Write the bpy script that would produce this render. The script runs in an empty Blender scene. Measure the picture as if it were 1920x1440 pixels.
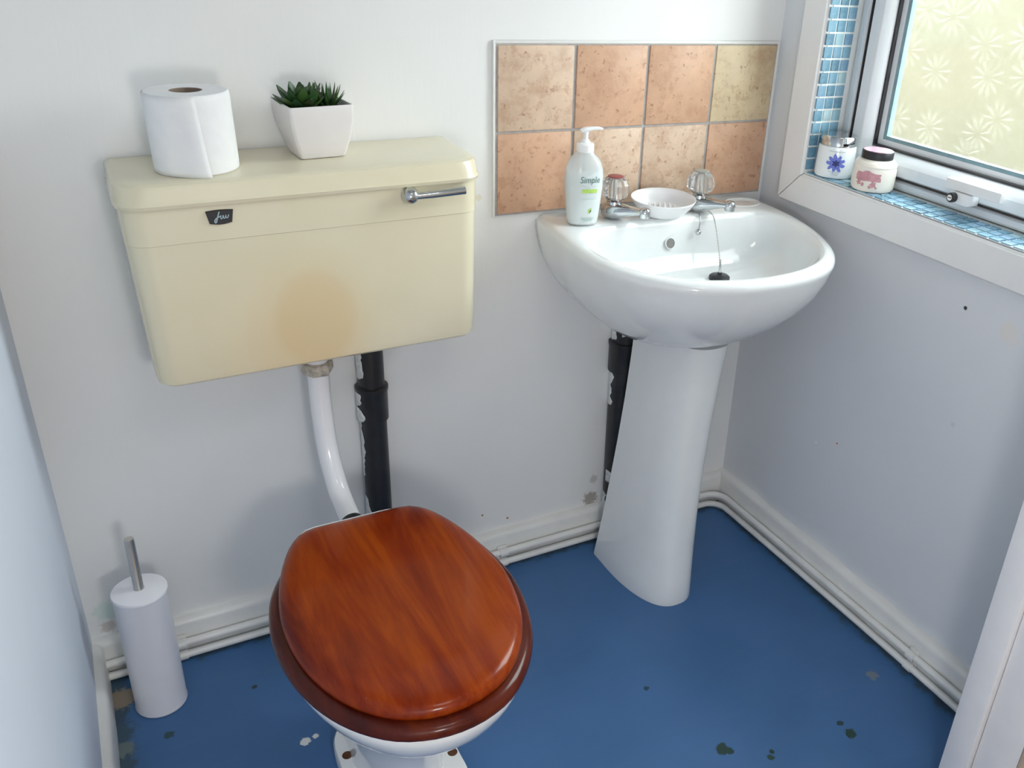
import bpy, bmesh, math, random
from mathutils import Vector, Matrix
random.seed(7)
PI = math.pi
sc = bpy.context.scene
COL = sc.collection

# ------------------------------------------------------------------ camera
cam_d = bpy.data.cameras.new('camera')
cam = bpy.data.objects.new('camera', cam_d)
COL.objects.link(cam)
cam.location = (-1.2864, -1.5279, 1.2894)
cam.rotation_mode = 'XYZ'
cam.rotation_euler = (1.1055, -0.0609, -0.5201)
cam_d.sensor_fit = 'HORIZONTAL'
cam_d.sensor_width = 36.0
cam_d.lens = 1685.7 / 1920 * 36.0
cam_d.shift_x = -188.3 / 1920
cam_d.shift_y = 0.6 / 1920
cam_d.clip_start = 0.02
sc.camera = cam

# ------------------------------------------------------------------ world, lights, exposure
world = bpy.data.worlds.new('overcast_sky')
sc.world = world
world.use_nodes = True
bg = world.node_tree.nodes['Background']
bg.inputs['Color'].default_value = (0.86, 0.93, 1.0, 1)
bg.inputs['Strength'].default_value = 13.0


def area_light(name, loc, rot, sx, sy, power, color=(1, 1, 1), portal=False):
    d = bpy.data.lights.new(name, 'AREA')
    d.shape = 'RECTANGLE'
    d.size = sx
    d.size_y = sy
    d.energy = power
    d.color = color
    o = bpy.data.objects.new(name, d)
    o.location = loc
    o.rotation_euler = rot
    COL.objects.link(o)
    if portal:
        d.cycles.is_portal = True
    return o


# the window as a portal for the sky (emits nothing itself)
area_light('window_portal', (0.16, -0.47, 1.33), (0, PI / 2, 0), 0.92, 0.66, 1, portal=True)
# unseen hall behind the camera: added ceiling fill, and a low lamp set from shadows
area_light('hall_ceiling_lamp', (-0.85, -1.85, 2.34), (0, 0, 0), 0.5, 0.5, 4.0, (1.0, 0.97, 0.93))
pl = bpy.data.lights.new('hall_table_lamp', 'POINT')
pl.energy = 12.0
pl.color = (1.0, 0.985, 0.96)
pl.shadow_soft_size = 0.10
plo = bpy.data.objects.new('hall_table_lamp', pl)
plo.location = (-1.10, -1.72, 0.90)
COL.objects.link(plo)

sc.view_settings.view_transform = 'Standard'
sc.view_settings.look = 'None'
sc.view_settings.gamma = 1.0
sc.view_settings.use_curve_mapping = False
sc.view_settings.exposure = 0.36
sc.cycles.use_denoising = True
sc.cycles.max_bounces = 10
sc.cycles.diffuse_bounces = 5
sc.cycles.transparent_max_bounces = 16


# ------------------------------------------------------------------ mesh helpers
def ob(name, verts, faces, mat=None, parent=None, smooth=True, angle=38, loc=None):
    me = bpy.data.meshes.new(name)
    me.from_pydata([tuple(v) for v in verts], [], faces)
    bm = bmesh.new()
    bm.from_mesh(me)
    bmesh.ops.recalc_face_normals(bm, faces=bm.faces)
    bm.to_mesh(me)
    bm.free()
    if smooth:
        me.shade_smooth()
        me.set_sharp_from_angle(angle=math.radians(angle))
    if mat:
        me.materials.append(mat)
    o = bpy.data.objects.new(name, me)
    COL.objects.link(o)
    if parent:
        o.parent = parent
    if loc:
        o.location = loc
    return o


def share(o, name, parent, loc, rot=(0, 0, 0), scale=(1, 1, 1)):
    c = bpy.data.objects.new(name, o.data if hasattr(o, 'data') and not isinstance(o, bpy.types.Mesh) else o)
    COL.objects.link(c)
    c.parent = parent
    c.location = loc
    c.rotation_euler = rot
    c.scale = scale
    return c


def thing(name, label, cat, loc=(0, 0, 0), rot=(0, 0, 0), group=None, kind=None):
    o = bpy.data.objects.new(name, None)
    o.empty_display_size = 0.05
    COL.objects.link(o)
    o.location = loc
    o.rotation_euler = rot
    if label:
        o['label'] = label
    if cat:
        o['category'] = cat
    if group:
        o['group'] = group
    if kind:
        o['kind'] = kind
    return o


def tag(o, label=None, cat=None, group=None, kind=None):
    for k, v in (('label', label), ('category', cat), ('group', group), ('kind', kind)):
        if v:
            o[k] = v
    return o


class MB:
    def __init__(s):
        s.v = []
        s.f = []

    def add(s, v, f):
        n = len(s.v)
        s.v += [tuple(p) for p in v]
        s.f += [[i + n for i in q] for q in f]
        return s

    def box(s, x0, x1, y0, y1, z0, z1, b=0.0):
        bm = bmesh.new()
        bmesh.ops.create_cube(bm, size=1)
        for v in bm.verts:
            v.co = Vector((x0 + (v.co.x + .5) * (x1 - x0), y0 + (v.co.y + .5) * (y1 - y0), z0 + (v.co.z + .5) * (z1 - z0)))
        if b > 0:
            bmesh.ops.bevel(bm, geom=list(bm.edges), offset=b, segments=2, profile=.5, affect='EDGES')
        bm.verts.index_update()
        s.add([v.co[:] for v in bm.verts], [[v.index for v in f.verts] for f in bm.faces])
        bm.free()
        return s

    def loft(s, rings, cap0=True, cap1=True, closed=True):
        n = len(rings[0])
        v = [p for r in rings for p in r]
        f = []
        for i in range(len(rings) - 1):
            for j in range(n if closed else n - 1):
                k = (j + 1) % n
                f.append([i * n + j, i * n + k, (i + 1) * n + k, (i + 1) * n + j])
        if cap0:
            f.append(list(range(n))[::-1])
        if cap1:
            f.append([(len(rings) - 1) * n + j for j in range(n)])
        return s.add(v, f)

    def lathe(s, prof, n=40, c=(0, 0, 0), cap0=True, cap1=True, axis='z', mod=None):
        rings = []
        for r, h in prof:
            ring = []
            for j in range(n):
                a = 2 * PI * j / n
                rr = r * (mod(a, h) if mod else 1)
                p = (rr * math.cos(a), rr * math.sin(a), h)
                if axis == 'x':
                    p = (h, p[0], p[1])
                if axis == 'y':
                    p = (p[0], h, p[1])
                ring.append((p[0] + c[0], p[1] + c[1], p[2] + c[2]))
            rings.append(ring)
        return s.loft(rings, cap0, cap1)

    def tube(s, path, r, n=14, caps=True, squash=1.0):
        pts = [Vector(p) for p in path]
        rad = r if isinstance(r, (list, tuple)) else [r] * len(pts)
        up = Vector((0, 0, 1))
        t0 = (pts[1] - pts[0]).normalized()
        if abs(t0.dot(up)) > .95:
            up = Vector((0, 1, 0))
        nrm = (up - t0 * up.dot(t0)).normalized()
        rings = []
        for i, p in enumerate(pts):
            t = (pts[min(i + 1, len(pts) - 1)] - pts[max(i - 1, 0)]).normalized()
            nrm = (nrm - t * nrm.dot(t)).normalized()
            b = t.cross(nrm)
            rings.append([tuple(p + (nrm * math.cos(2 * PI * j / n) * squash + b * math.sin(2 * PI * j / n)) * rad[i]) for j in range(n)])
        return s.loft(rings, caps, caps)

    def build(s, name, mat=None, parent=None, smooth=True, angle=38):
        return ob(name, s.v, s.f, mat, parent, smooth, angle)


def spline(pts, per=8, closed=False):
    P = [Vector(p) for p in pts]
    n = len(P)
    out = []
    m = n if closed else n - 1
    for i in range(m):
        p0 = P[(i - 1) % n] if closed or i > 0 else P[0] * 2 - P[1]
        p1 = P[i]
        p2 = P[(i + 1) % n]
        p3 = P[(i + 2) % n] if closed or i + 2 < n else P[-1] * 2 - P[-2]
        for k in range(per):
            t = k / per
            out.append(.5 * ((2 * p1) + (p2 - p0) * t + (2 * p0 - 5 * p1 + 4 * p2 - p3) * t * t + (3 * p1 - p0 - 3 * p2 + p3) * t ** 3))
    if not closed:
        out.append(P[-1])
    return out


def radial(poly, c, n=72, start=PI / 2):
    """resample a closed 2-D outline by angle about c"""
    out = []
    m = len(poly)
    for j in range(n):
        a = start + 2 * PI * j / n
        d = (math.cos(a), math.sin(a))
        best = None
        for i in range(m):
            ax, ay = poly[i][0] - c[0], poly[i][1] - c[1]
            bx, by = poly[(i + 1) % m][0] - c[0], poly[(i + 1) % m][1] - c[1]
            ex, ey = bx - ax, by - ay
            den = d[0] * ey - d[1] * ex
            if abs(den) < 1e-12:
                continue
            t = (ax * ey - ay * ex) / den
            u = (ax * d[1] - ay * d[0]) / den
            if t > 0 and -1e-6 <= u <= 1 + 1e-6 and (best is None or t > best):
                best = t
        out.append((c[0] + d[0] * best, c[1] + d[1] * best))
    return out


def rrect(x0, x1, y0, y1, rf, rb=0.0006, k=7):
    """rounded rectangle, counter-clockwise; rf = radius at the front (low y), rb at the back"""
    pts = []
    for cx, cy, r, a0 in ((x1 - rf, y0 + rf, rf, -PI / 2), (x1 - rb, y1 - rb, rb, 0), (x0 + rb, y1 - rb, rb, PI / 2), (x0 + rf, y0 + rf, rf, PI)):
        for i in range(k + 1):
            a = a0 + PI / 2 * i / k
            pts.append((cx + r * math.cos(a), cy + r * math.sin(a)))
    return pts


def offset(poly, d):
    """offset a closed ccw 2-D outline outwards by d"""
    n = len(poly)
    out = []
    for i in range(n):
        a, b = Vector(poly[i - 1][:2]), Vector(poly[(i + 1) % n][:2])
        t = (b - a)
        if t.length < 1e-9:
            out.append(tuple(poly[i][:2]))
            continue
        t.normalize()
        out.append((poly[i][0] + t.y * d, poly[i][1] - t.x * d))
    return out


def smooth01(t):
    t = max(0, min(1, t))
    return t * t * (3 - 2 * t)


def text_mesh(body, size):
    cu = bpy.data.curves.new('lettering', 'FONT')
    cu.body = body
    cu.size = size
    cu.align_x = 'CENTER'
    cu.resolution_u = 3
    o = bpy.data.objects.new('lettering_tmp', cu)
    COL.objects.link(o)
    dg = bpy.context.evaluated_depsgraph_get()
    me = bpy.data.meshes.new_from_object(o.evaluated_get(dg))
    v = [tuple(p.co) for p in me.vertices]
    f = [list(p.vertices) for p in me.polygons]
    bpy.data.objects.remove(o)
    bpy.data.curves.remove(cu)
    bpy.data.meshes.remove(me)
    return v, f


# ------------------------------------------------------------------ materials
class NT:
    def __init__(s, name):
        s.m = bpy.data.materials.new(name)
        s.m.use_nodes = True
        s.t = s.m.node_tree
        s.p = s.t.nodes['Principled BSDF']
        s.out = s.t.nodes['Material Output']
        s.tc = s.t.nodes.new('ShaderNodeTexCoord')

    def n(s, t, **kw):
        nd = s.t.nodes.new(t)
        for k, v in kw.items():
            setattr(nd, k, v)
        return nd

    def l(s, a, b):
        s.t.links.new(a, b)

    def set(s, **kw):
        for k, v in kw.items():
            k = k.replace('_', ' ').capitalize() if k not in ('IOR',) else k
            inp = s.p.inputs[{'Coat weight': 'Coat Weight', 'Coat roughness': 'Coat Roughness', 'Base color': 'Base Color', 'Transmission weight': 'Transmission Weight', 'Subsurface weight': 'Subsurface Weight', 'Sheen weight': 'Sheen Weight'}.get(k, k)]
            inp.default_value = (*v, 1) if isinstance(v, tuple) and len(v) == 3 else v
        return s

    def map(s, scale=(1, 1, 1), loc=(0, 0, 0), rot=(0, 0, 0), coord='Object'):
        mp = s.n('ShaderNodeMapping')
        s.l(s.tc.outputs[coord], mp.inputs['Vector'])
        mp.inputs['Scale'].default_value = scale
        mp.inputs['Location'].default_value = loc
        mp.inputs['Rotation'].default_value = rot
        return mp.outputs[0]

    def noise(s, scale, detail=3, rough=.55, vec=None, dist=0.0):
        nd = s.n('ShaderNodeTexNoise')
        nd.inputs['Scale'].default_value = scale
        nd.inputs['Detail'].default_value = detail
        nd.inputs['Roughness'].default_value = rough
        nd.inputs['Distortion'].default_value = dist
        s.l(vec if vec else s.tc.outputs['Object'], nd.inputs['Vector'])
        return nd.outputs['Fac']

    def ramp(s, fac, stops, interp='LINEAR'):
        r = s.n('ShaderNodeValToRGB')
        r.color_ramp.interpolation = interp
        e = r.color_ramp.elements
        while len(e) < len(stops):
            e.new(.5)
        for i, (p, c) in enumerate(stops):
            e[i].position = p
            e[i].color = (*c, 1) if len(c) == 3 else c
        s.l(fac, r.inputs[0])
        return r.outputs[0]

    def grey(s, fac, a, b):
        mr = s.n('ShaderNodeMapRange')
        mr.inputs['From Min'].default_value = a
        mr.inputs['From Max'].default_value = b
        mr.interpolation_type = 'SMOOTHSTEP'
        s.l(fac, mr.inputs['Value'])
        return mr.outputs[0]

    def mix(s, fac, a, b, mode='MIX'):
        m = s.n('ShaderNodeMix', data_type='RGBA', blend_type=mode)
        for v, i in ((fac, 0), (a, 6), (b, 7)):
            if isinstance(v, (int, float)):
                m.inputs[i].default_value = v
            elif isinstance(v, tuple):
                m.inputs[i].default_value = (*v, 1)
            else:
                s.l(v, m.inputs[i])
        return m.outputs[2]

    def math(s, op, a, b=0.0, c=None):
        m = s.n('ShaderNodeMath', operation=op)
        for i, v in enumerate((a, b, c)):
            if v is None:
                continue
            if isinstance(v, (int, float)):
                m.inputs[i].default_value = v
            else:
                s.l(v, m.inputs[i])
        return m.outputs[0]

    def blob(s, c, r, wob=.6, nscale=40, soft=.25, scale=(1, 1, 1)):
        """mask of an irregular spot at object coordinate c with radius r"""
        d = s.n('ShaderNodeVectorMath', operation='SUBTRACT')
        s.l(s.tc.outputs['Object'], d.inputs[0])
        d.inputs[1].default_value = c
        d2 = s.n('ShaderNodeVectorMath', operation='MULTIPLY')
        s.l(d.outputs[0], d2.inputs[0])
        d2.inputs[1].default_value = scale
        ln = s.n('ShaderNodeVectorMath', operation='LENGTH')
        s.l(d2.outputs[0], ln.inputs[0])
        nz = s.noise(nscale, 3)
        rr = s.math('MULTIPLY_ADD', nz, r * wob * 2, r * (1 - wob))
        q = s.math('DIVIDE', ln.outputs['Value'], rr)
        mr = s.n('ShaderNodeMapRange')
        mr.inputs['From Min'].default_value = 1 + soft
        mr.inputs['From Max'].default_value = max(0, 1 - soft)
        s.l(q, mr.inputs['Value'])
        return mr.outputs[0]

    def color(s, c):
        s.l(c, s.p.inputs['Base Color'])
        return s

    def bump(s, h, strength=.1, dist=.002):
        b = s.n('ShaderNodeBump')
        b.inputs['Strength'].default_value = strength
        b.inputs['Distance'].default_value = dist
        s.l(h, b.inputs['Height'])
        s.l(b.outputs[0], s.p.inputs['Normal'])
        return s


def simple(name, col, rough=.5, metal=0.0, var=.06, nscale=30, bump=0.0, coat=0.0, **kw):
    m = NT(name).set(roughness=rough, metallic=metal, coat_weight=coat, **kw)
    nz = m.noise(nscale, 3)
    lo = tuple(max(0, c * (1 - var)) for c in col)
    hi = tuple(min(1, c * (1 + var)) for c in col)
    m.color(m.ramp(nz, [(.3, lo), (.7, hi)]))
    if bump:
        m.bump(nz, bump)
    return m.m


def wall_paint(name, col, marks=()):
    m = NT(name).set(roughness=.62)
    big = m.noise(2.3, 4)
    c = m.ramp(big, [(.25, tuple(x * .96 for x in col)), (.75, tuple(min(1, x * 1.02) for x in col))])
    fine = m.noise(70, 4, .6)
    brush = m.noise(9, 3, .5, m.map((7, 7, .8)))
    for pos, r, colr, wob, ns in marks:
        c = m.mix(m.blob(pos, r, wob, ns), c, colr)
    m.color(c)
    m.bump(m.math('ADD', m.math('MULTIPLY', fine, .35), brush), .22, .0016)
    return m.m


M = {}
M['wall'] = wall_paint('white_wall_paint', (.84, .84, .83), marks=[
    ((-1.388, 0, .135), .020, (.66, .77, .73), .95, 70), ((-1.395, 0, .100), .012, (.62, .59, .55), .9, 90),
    ((-.388, 0, .098), .018, (.40, .37, .33), .95, 140), ((-.382, 0, .15), .010, (.60, .58, .55), .95, 150),
    ((-.66, 0, .13), .0025, (.35, .2, .1), .5, 100), ((-.60, 0, .105), .0025, (.5, .1, .05), .5, 100),
    ((-.665, 0, .84), .006, (.78, .74, .62), .5, 100)])
M['wall_right'] = wall_paint('white_wall_paint_window_side', (.73, .75, .78), marks=[  # white paint with the shade of the window wall put into its colour
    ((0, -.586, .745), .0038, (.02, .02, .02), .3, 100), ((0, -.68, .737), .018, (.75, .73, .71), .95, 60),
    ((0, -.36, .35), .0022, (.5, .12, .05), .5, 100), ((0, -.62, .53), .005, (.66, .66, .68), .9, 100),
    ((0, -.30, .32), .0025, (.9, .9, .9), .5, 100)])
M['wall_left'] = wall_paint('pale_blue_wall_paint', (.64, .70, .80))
M['ceiling'] = wall_paint('white_ceiling_paint', (.85, .85, .84))
M['hall'] = wall_paint('cream_hall_paint', (.80, .79, .76))

m = NT('white_gloss_woodwork').set(roughness=.32)
nz = m.noise(14, 4)
c = m.ramp(nz, [(.3, (.76, .76, .74)), (.7, (.83, .83, .81))])
dirt = m.noise(55, 5, .7)
c = m.mix(m.math('MULTIPLY', m.grey(dirt, .66, .78), .6), c, (.35, .34, .30))
m.color(c).bump(m.noise(25, 3), .15, .001)
M['gloss'] = m.m

M['upvc'] = simple('white_window_plastic', (.74, .77, .80), .28, var=.015)
M['architrave'] = simple('white_architrave_paint', (.82, .82, .82), .33, var=.02, nscale=12)
M['lining'] = simple('white_door_lining_paint', (.84, .84, .86), .4, var=.03, nscale=14, bump=.08)
M['bare_wood'] = simple('bare_tan_wood', (.50, .40, .31), .6, var=.15, nscale=40)
M['ceramic'] = simple('white_glazed_ceramic', (.85, .86, .86), .07, var=.01, coat=.4)
M['ceramic_basin'] = simple('white_glazed_basin_ceramic', (.80, .825, .83), .06, var=.012, coat=.4)
M['chrome'] = simple('polished_chrome', (.55, .57, .58), .08, 1.0, var=.02)
M['steel'] = simple('brushed_steel', (.62, .60, .57), .22, 1.0, var=.05)
M['black_rubber'] = simple('black_rubber', (.012, .012, .016), .45, var=.2)
M['black_gasket'] = simple('black_window_gasket', (.015, .013, .016), .5, var=.2)
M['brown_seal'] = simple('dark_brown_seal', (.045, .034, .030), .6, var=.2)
M['grout_white'] = simple('pale_mosaic_grout', (.78, .81, .80), .7, var=.04, nscale=90)
M['grout_grey'] = simple('grey_tile_grout', (.42, .40, .39), .75, var=.12, nscale=80)
M['white_plastic'] = simple('white_plastic', (.84, .84, .85), .3, var=.01)
M['pump_plastic'] = simple('white_pump_plastic', (.90, .91, .92), .28, var=.01)
M['pot'] = simple('matt_white_pot', (.78, .75, .74), .5, var=.015)
M['dark_soil'] = simple('dark_potting_soil', (.02, .02, .015), .9, var=.4, nscale=200, bump=.5)
M['cardboard'] = simple('brown_cardboard', (.30, .23, .18), .8, var=.1)
M['canister'] = simple('white_enamelled_canister', (.82, .82, .87), .28, var=.01)
M['dark'] = simple('dark_hole', (.02, .02, .02), .8, var=.1)
M['letter_green'] = simple('dark_green_print', (.05, .15, .125), .5, var=.05)
M['letter_faint'] = simple('faint_green_print', (.42, .55, .50), .5, var=.03)
M['lime'] = simple('lime_green_print', (.42, .62, .12), .5, var=.12, nscale=120)
M['leafdark'] = simple('dark_leaf_print', (.03, .07, .03), .5, var=.1)
M['letter_silver'] = simple('pale_badge_script', (.42, .52, .58), .4, var=.03)
M['blue_print'] = simple('cornflower_blue_print', (.14, .19, .62), .5, var=.25, nscale=250)
M['navy_print'] = simple('navy_print', (.015, .02, .14), .5, var=.2, nscale=250)
M['grey_print'] = simple('pale_grey_print', (.50, .55, .62), .5, var=.1, nscale=250)
M['pink_print'] = simple('dusty_pink_print', (.55, .27, .30), .5, var=.18, nscale=160)
M['cream_jar'] = simple('cream_plastic_jar', (.84, .79, .71), .3, var=.01)
M['white_jar'] = simple('white_glass_jar', (.83, .88, .90), .15, var=.01)
M['pink_lid'] = simple('pink_lid_print', (.62, .36, .45), .2, var=.1, nscale=60)
M['red_cap'] = simple('red_tap_cap', (.28, .06, .06), .4, var=.1)
M['grey_cap'] = simple('grey_tap_cap', (.32, .33, .30), .35, var=.1)
M['rust'] = simple('rusty_hole', (.10, .035, .012), .8, var=.5, nscale=250)

# tissue
m = NT('soft_white_tissue').set(roughness=.95)
m.color(m.ramp(m.noise(40, 3), [(.3, (.84, .85, .86)), (.7, (.89, .89, .89))]))
m.bump(m.noise(420, 2), .12, .0008)
M['tissue'] = m.m

# blue floor paint
m = NT('blue_painted_floor').set(roughness=.42)
n1 = m.noise(5, 5, .6)
c = m.ramp(n1, [(.3, (.042, .130, .300)), (.7, (.058, .158, .36))])
streak = m.noise(6, 4, .6, m.map((1, 6, 1), rot=(0, 0, .35)))
c = m.mix(m.math('MULTIPLY', m.grey(streak, .5, .75), .25), c, (.075, .17, .31))
sp = m.noise(95, 3, .7)
c = m.mix(m.grey(sp, .745, .77), c, (.02, .05, .055))
# dirt along the skirting lines
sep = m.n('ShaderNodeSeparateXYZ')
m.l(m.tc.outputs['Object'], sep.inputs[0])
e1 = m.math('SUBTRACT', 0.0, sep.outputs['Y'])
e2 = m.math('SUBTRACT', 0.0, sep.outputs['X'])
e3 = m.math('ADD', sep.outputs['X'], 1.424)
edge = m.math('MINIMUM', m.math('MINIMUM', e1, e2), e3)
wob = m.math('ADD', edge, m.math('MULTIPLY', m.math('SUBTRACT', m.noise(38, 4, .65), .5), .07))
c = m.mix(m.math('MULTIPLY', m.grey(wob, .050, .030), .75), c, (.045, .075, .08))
for pos, r, colr, wb in (((-.479, -.673, 0), .0125, (.012, .045, .035), .8), ((-.470, -.682, 0), .008, (.012, .045, .035), .7), ((-.244, -.751, 0), .0105, (.012, .045, .035), .7),
                         ((-.412, -.726, 0), .006, (.012, .045, .035), .7), ((-.402, -.718, 0), .005, (.012, .045, .035), .7), ((-.245, -.725, 0), .006, (.02, .05, .06), .8),
                         ((-1.126, -.328, 0), .0085, (.75, .76, .75), .8), ((-1.108, -.324, 0), .005, (.75, .76, .75), .8),
                         ((-.525, -.488, 0), .005, (.02, .06, .10), .8), ((-1.395, -.085, 0), .024, (.30, .25, .19), .9), ((-1.40, -.21, 0), .016, (.14, .19, .20), .9),
                         ((-1.33, -.21, 0), .008, (.02, .07, .09), .8), ((-1.18, -.16, 0), .005, (.02, .05, .06), .8), ((-.10, -.66, 0), .012, (.16, .20, .25), .9)):
    c = m.mix(m.blob(pos, r, wb, 120, .15), c, colr)
m.color(c).bump(m.math('ADD', m.noise(40, 4), m.math('MULTIPLY', streak, .6)), .12, .0012)
m.l(m.ramp(m.noise(20, 3), [(.3, (.36,) * 3), (.7, (.52,) * 3)]), m.p.inputs['Roughness'])
M['floor'] = m.m
M['carpet'] = simple('tan_hall_carpet', (.36, .28, .21), .95, var=.2, nscale=120, bump=.4)

# cistern plastic, cream with a brown discoloured patch low on the front
m = NT('cream_cistern_plastic').set(roughness=.24, coat_weight=.25)
c = m.ramp(m.noise(5, 3), [(.3, (.74, .68, .49)), (.7, (.79, .73, .55))])
s1 = m.blob((-.026, -.175, -.250), .094, .05, 12, .45, (1.25, 0, .95))
s2 = m.blob((-.085, -.175, -.285), .105, .12, 10, .75, (.85, 0, .9))
s3 = m.blob((-.020, -.175, -.232), .080, .05, 16, .14, (1.28, 0, 1.0))
c = m.mix(m.math('MULTIPLY', s2, .34), c, (.78, .60, .33))
c = m.mix(m.math('MULTIPLY', s1, .30), c, (.74, .53, .25))
c = m.mix(m.math('MULTIPLY', s3, .22), c, (.66, .45, .20))
m.color(c)
M['cistern'] = m.m


# varnished mahogany
def wood(name, lo, mid, hi, rot):
    m = NT(name).set(roughness=.26, coat_weight=.20, coat_roughness=.05)
    m.p.inputs['Specular IOR Level'].default_value = .16
    g1 = m.noise(1.0, 5, .6, m.map((16, 2.2, 16), rot=(0, 0, rot)), .7)
    g2 = m.noise(1.0, 3, .6, m.map((130, 7, 130), rot=(0, 0, rot)))
    g3 = m.noise(4.2, 3, .5)
    f = m.math('ADD', m.math('MULTIPLY', g1, .72), m.math('ADD', m.math('MULTIPLY', g2, .12), m.math('MULTIPLY', g3, .2)))
    c = m.ramp(f, [(.38, lo), (.5, mid), (.62, hi)])
    sc1 = m.noise(1.0, 1, .5, m.map((300, 45, 60)))
    c = m.mix(m.math('MULTIPLY', m.grey(sc1, .80, .83), .7), c, (.62, .42, .28))
    m.color(c)
    return m.m


M['lid_wood'] = wood('varnished_mahogany_lid', (.100, .006, .0003), (.205, .021, .0004), (.300, .046, .0005), .06)
M['seat_wood'] = wood('varnished_mahogany_seat', (.040, .005, .003), (.075, .009, .004), (.11, .016, .004), .5)


def tile_mat(name, a, b, d):
    m = NT(name).set(roughness=.38)
    oi = m.n('ShaderNodeObjectInfo')
    off = m.n('ShaderNodeVectorMath', operation='MULTIPLY_ADD')
    m.l(oi.outputs['Random'], off.inputs[0])
    off.inputs[1].default_value = (17, 23, 31)
    m.l(m.tc.outputs['Object'], off.inputs[2])
    v = off.outputs[0]
    n1 = m.noise(13, 5, .68, v)
    n2 = m.noise(42, 5, .7, v)
    n3 = m.noise(95, 3, .65, v)
    c = m.ramp(n1, [(.32, b), (.5, a), (.68, tuple(min(1, x * 1.12) for x in a))])
    c = m.mix(m.math('MULTIPLY', m.grey(n2, .50, .66), .75), c, b)
    c = m.mix(m.math('MULTIPLY', m.grey(n3, .60, .70), .75), c, d)
    m.color(c).bump(m.math('ADD', n2, n3), .18, .0012)
    return m.m


M['tile_pale'] = tile_mat('mottled_beige_tile', (.66, .49, .36), (.52, .33, .22), (.36, .19, .12))
M['tile_sand'] = tile_mat('mottled_sand_tile', (.64, .51, .33), (.49, .33, .20), (.33, .19, .11))
M['tile_terracotta'] = tile_mat('terracotta_tile', (.62, .38, .25), (.53, .30, .19), (.34, .17, .10))

# mosaic: every tile its own blue
m = NT('blue_glass_mosaic').set(roughness=.38)
oi = m.n('ShaderNodeObjectInfo')
c = m.ramp(oi.outputs['Random'], [(0, (.07, .17, .25)), (.22, (.12, .27, .39)), (.45, (.19, .37, .49)), (.72, (.16, .30, .46)), (.9, (.28, .46, .54)), (1, (.44, .58, .62))], 'LINEAR')
nz = m.noise(120, 3)
m.color(m.mix(m.math('MULTIPLY', m.grey(nz, .4, .7), .35), c, (.30, .48, .56)))
M['mosaic'] = m.m

# black plastic pipe with flaking white overpaint
m = NT('black_plastic_pipe').set(roughness=.38)
m.color(m.ramp(m.noise(18, 4), [(.3, (.012, .012, .013)), (.7, (.028, .028, .030))]))
m.bump(m.noise(30, 3), .2, .002)
M['black_pipe'] = m.m
M['flake'] = simple('flaking_white_paint', (.68, .69, .68), .6, var=.2, nscale=90, bump=.3)
M['metal_nut'] = simple('limescaled_nut', (.50, .45, .38), .5, var=.35, nscale=120, bump=.3)
M['flush'] = simple('white_flush_pipe', (.84, .84, .87), .16, var=.01, coat=.3)

# succulent leaves
m = NT('dark_green_succulent').set(roughness=.4)
oi = m.n('ShaderNodeObjectInfo')
c = m.ramp(oi.outputs['Random'], [(0, (.012, .050, .022)), (.4, (.022, .075, .020)), (.75, (.050, .110, .018)), (1, (.035, .030, .022))])
m.color(m.mix(m.math('MULTIPLY', m.grey(m.noise(60, 2), .4, .7), .4), c, (.045, .12, .03)))
M['leaf'] = m.m

# translucent bottle: part of the light goes straight through
m = NT('frosted_clear_bottle').set(roughness=.2, base_color=(.86, .90, .92))
tr = m.n('ShaderNodeBsdfTransparent')
tr.inputs[0].default_value = (.93, .95, .96, 1)
mx = m.n('ShaderNodeMixShader')
mx.inputs[0].default_value = .52
m.l(tr.outputs[0], mx.inputs[1])
m.l(m.p.outputs[0], mx.inputs[2])
m.l(mx.outputs[0], m.out.inputs[0])
nz = m.noise(15, 2)
m.color(m.ramp(nz, [(.3, (.80, .84, .86)), (.7, (.88, .91, .92))]))
M['bottle'] = m.m
M['liquid'] = simple('milky_hand_wash', (.80, .86, .83), .4, var=.02, nscale=20)

# clear acrylic tap heads
m = NT('clear_acrylic').set(roughness=.05, transmission_weight=.90, IOR=1.49, base_color=(.90, .895, .885))
M['acrylic'] = m.m

# obscured window glass with a daisy relief
m = NT('daisy_patterned_glass')
t = m.t
vor = m.n('ShaderNodeTexVoronoi')
vor.voronoi_dimensions = '2D'
vor.feature = 'F1'
vor.inputs['Scale'].default_value = 13.0
vor.inputs['Randomness'].default_value = .75
sep = m.n('ShaderNodeSeparateXYZ')
m.l(m.tc.outputs['Object'], sep.inputs[0])
cmb = m.n('ShaderNodeCombineXYZ')
m.l(sep.outputs['Y'], cmb.inputs[0])
m.l(sep.outputs['Z'], cmb.inputs[1])
m.l(cmb.outputs[0], vor.inputs['Vector'])
dv = m.n('ShaderNodeVectorMath', operation='SUBTRACT')
m.l(cmb.outputs[0], dv.inputs[0])
m.l(vor.outputs['Position'], dv.inputs[1])
s2 = m.n('ShaderNodeSeparateXYZ')
m.l(dv.outputs[0], s2.inputs[0])
ang = m.math('ARCTAN2', s2.outputs[1], s2.outputs[0])
cell = m.n('ShaderNodeSeparateColor')
m.l(vor.outputs['Color'], cell.inputs[0])
pet = m.math('COSINE', m.math('MULTIPLY_ADD', ang, 11.0, m.math('MULTIPLY', cell.outputs[0], 6.28)))
pet = m.math('POWER', m.math('MULTIPLY_ADD', pet, .5, .5), 5.0)
rad = vor.outputs['Distance']
patchy = m.grey(m.noise(16, 3, .6), .22, .55)
fall = m.math('MULTIPLY', m.math('MULTIPLY', m.grey(rad, .50, .26), m.grey(rad, .04, .14)), patchy)
pet = m.math('MULTIPLY', pet, fall)
fine = m.noise(75, 3, .6)
h = m.math('ADD', pet, m.math('MULTIPLY', fine, .45))
bmp = m.n('ShaderNodeBump')
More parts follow.
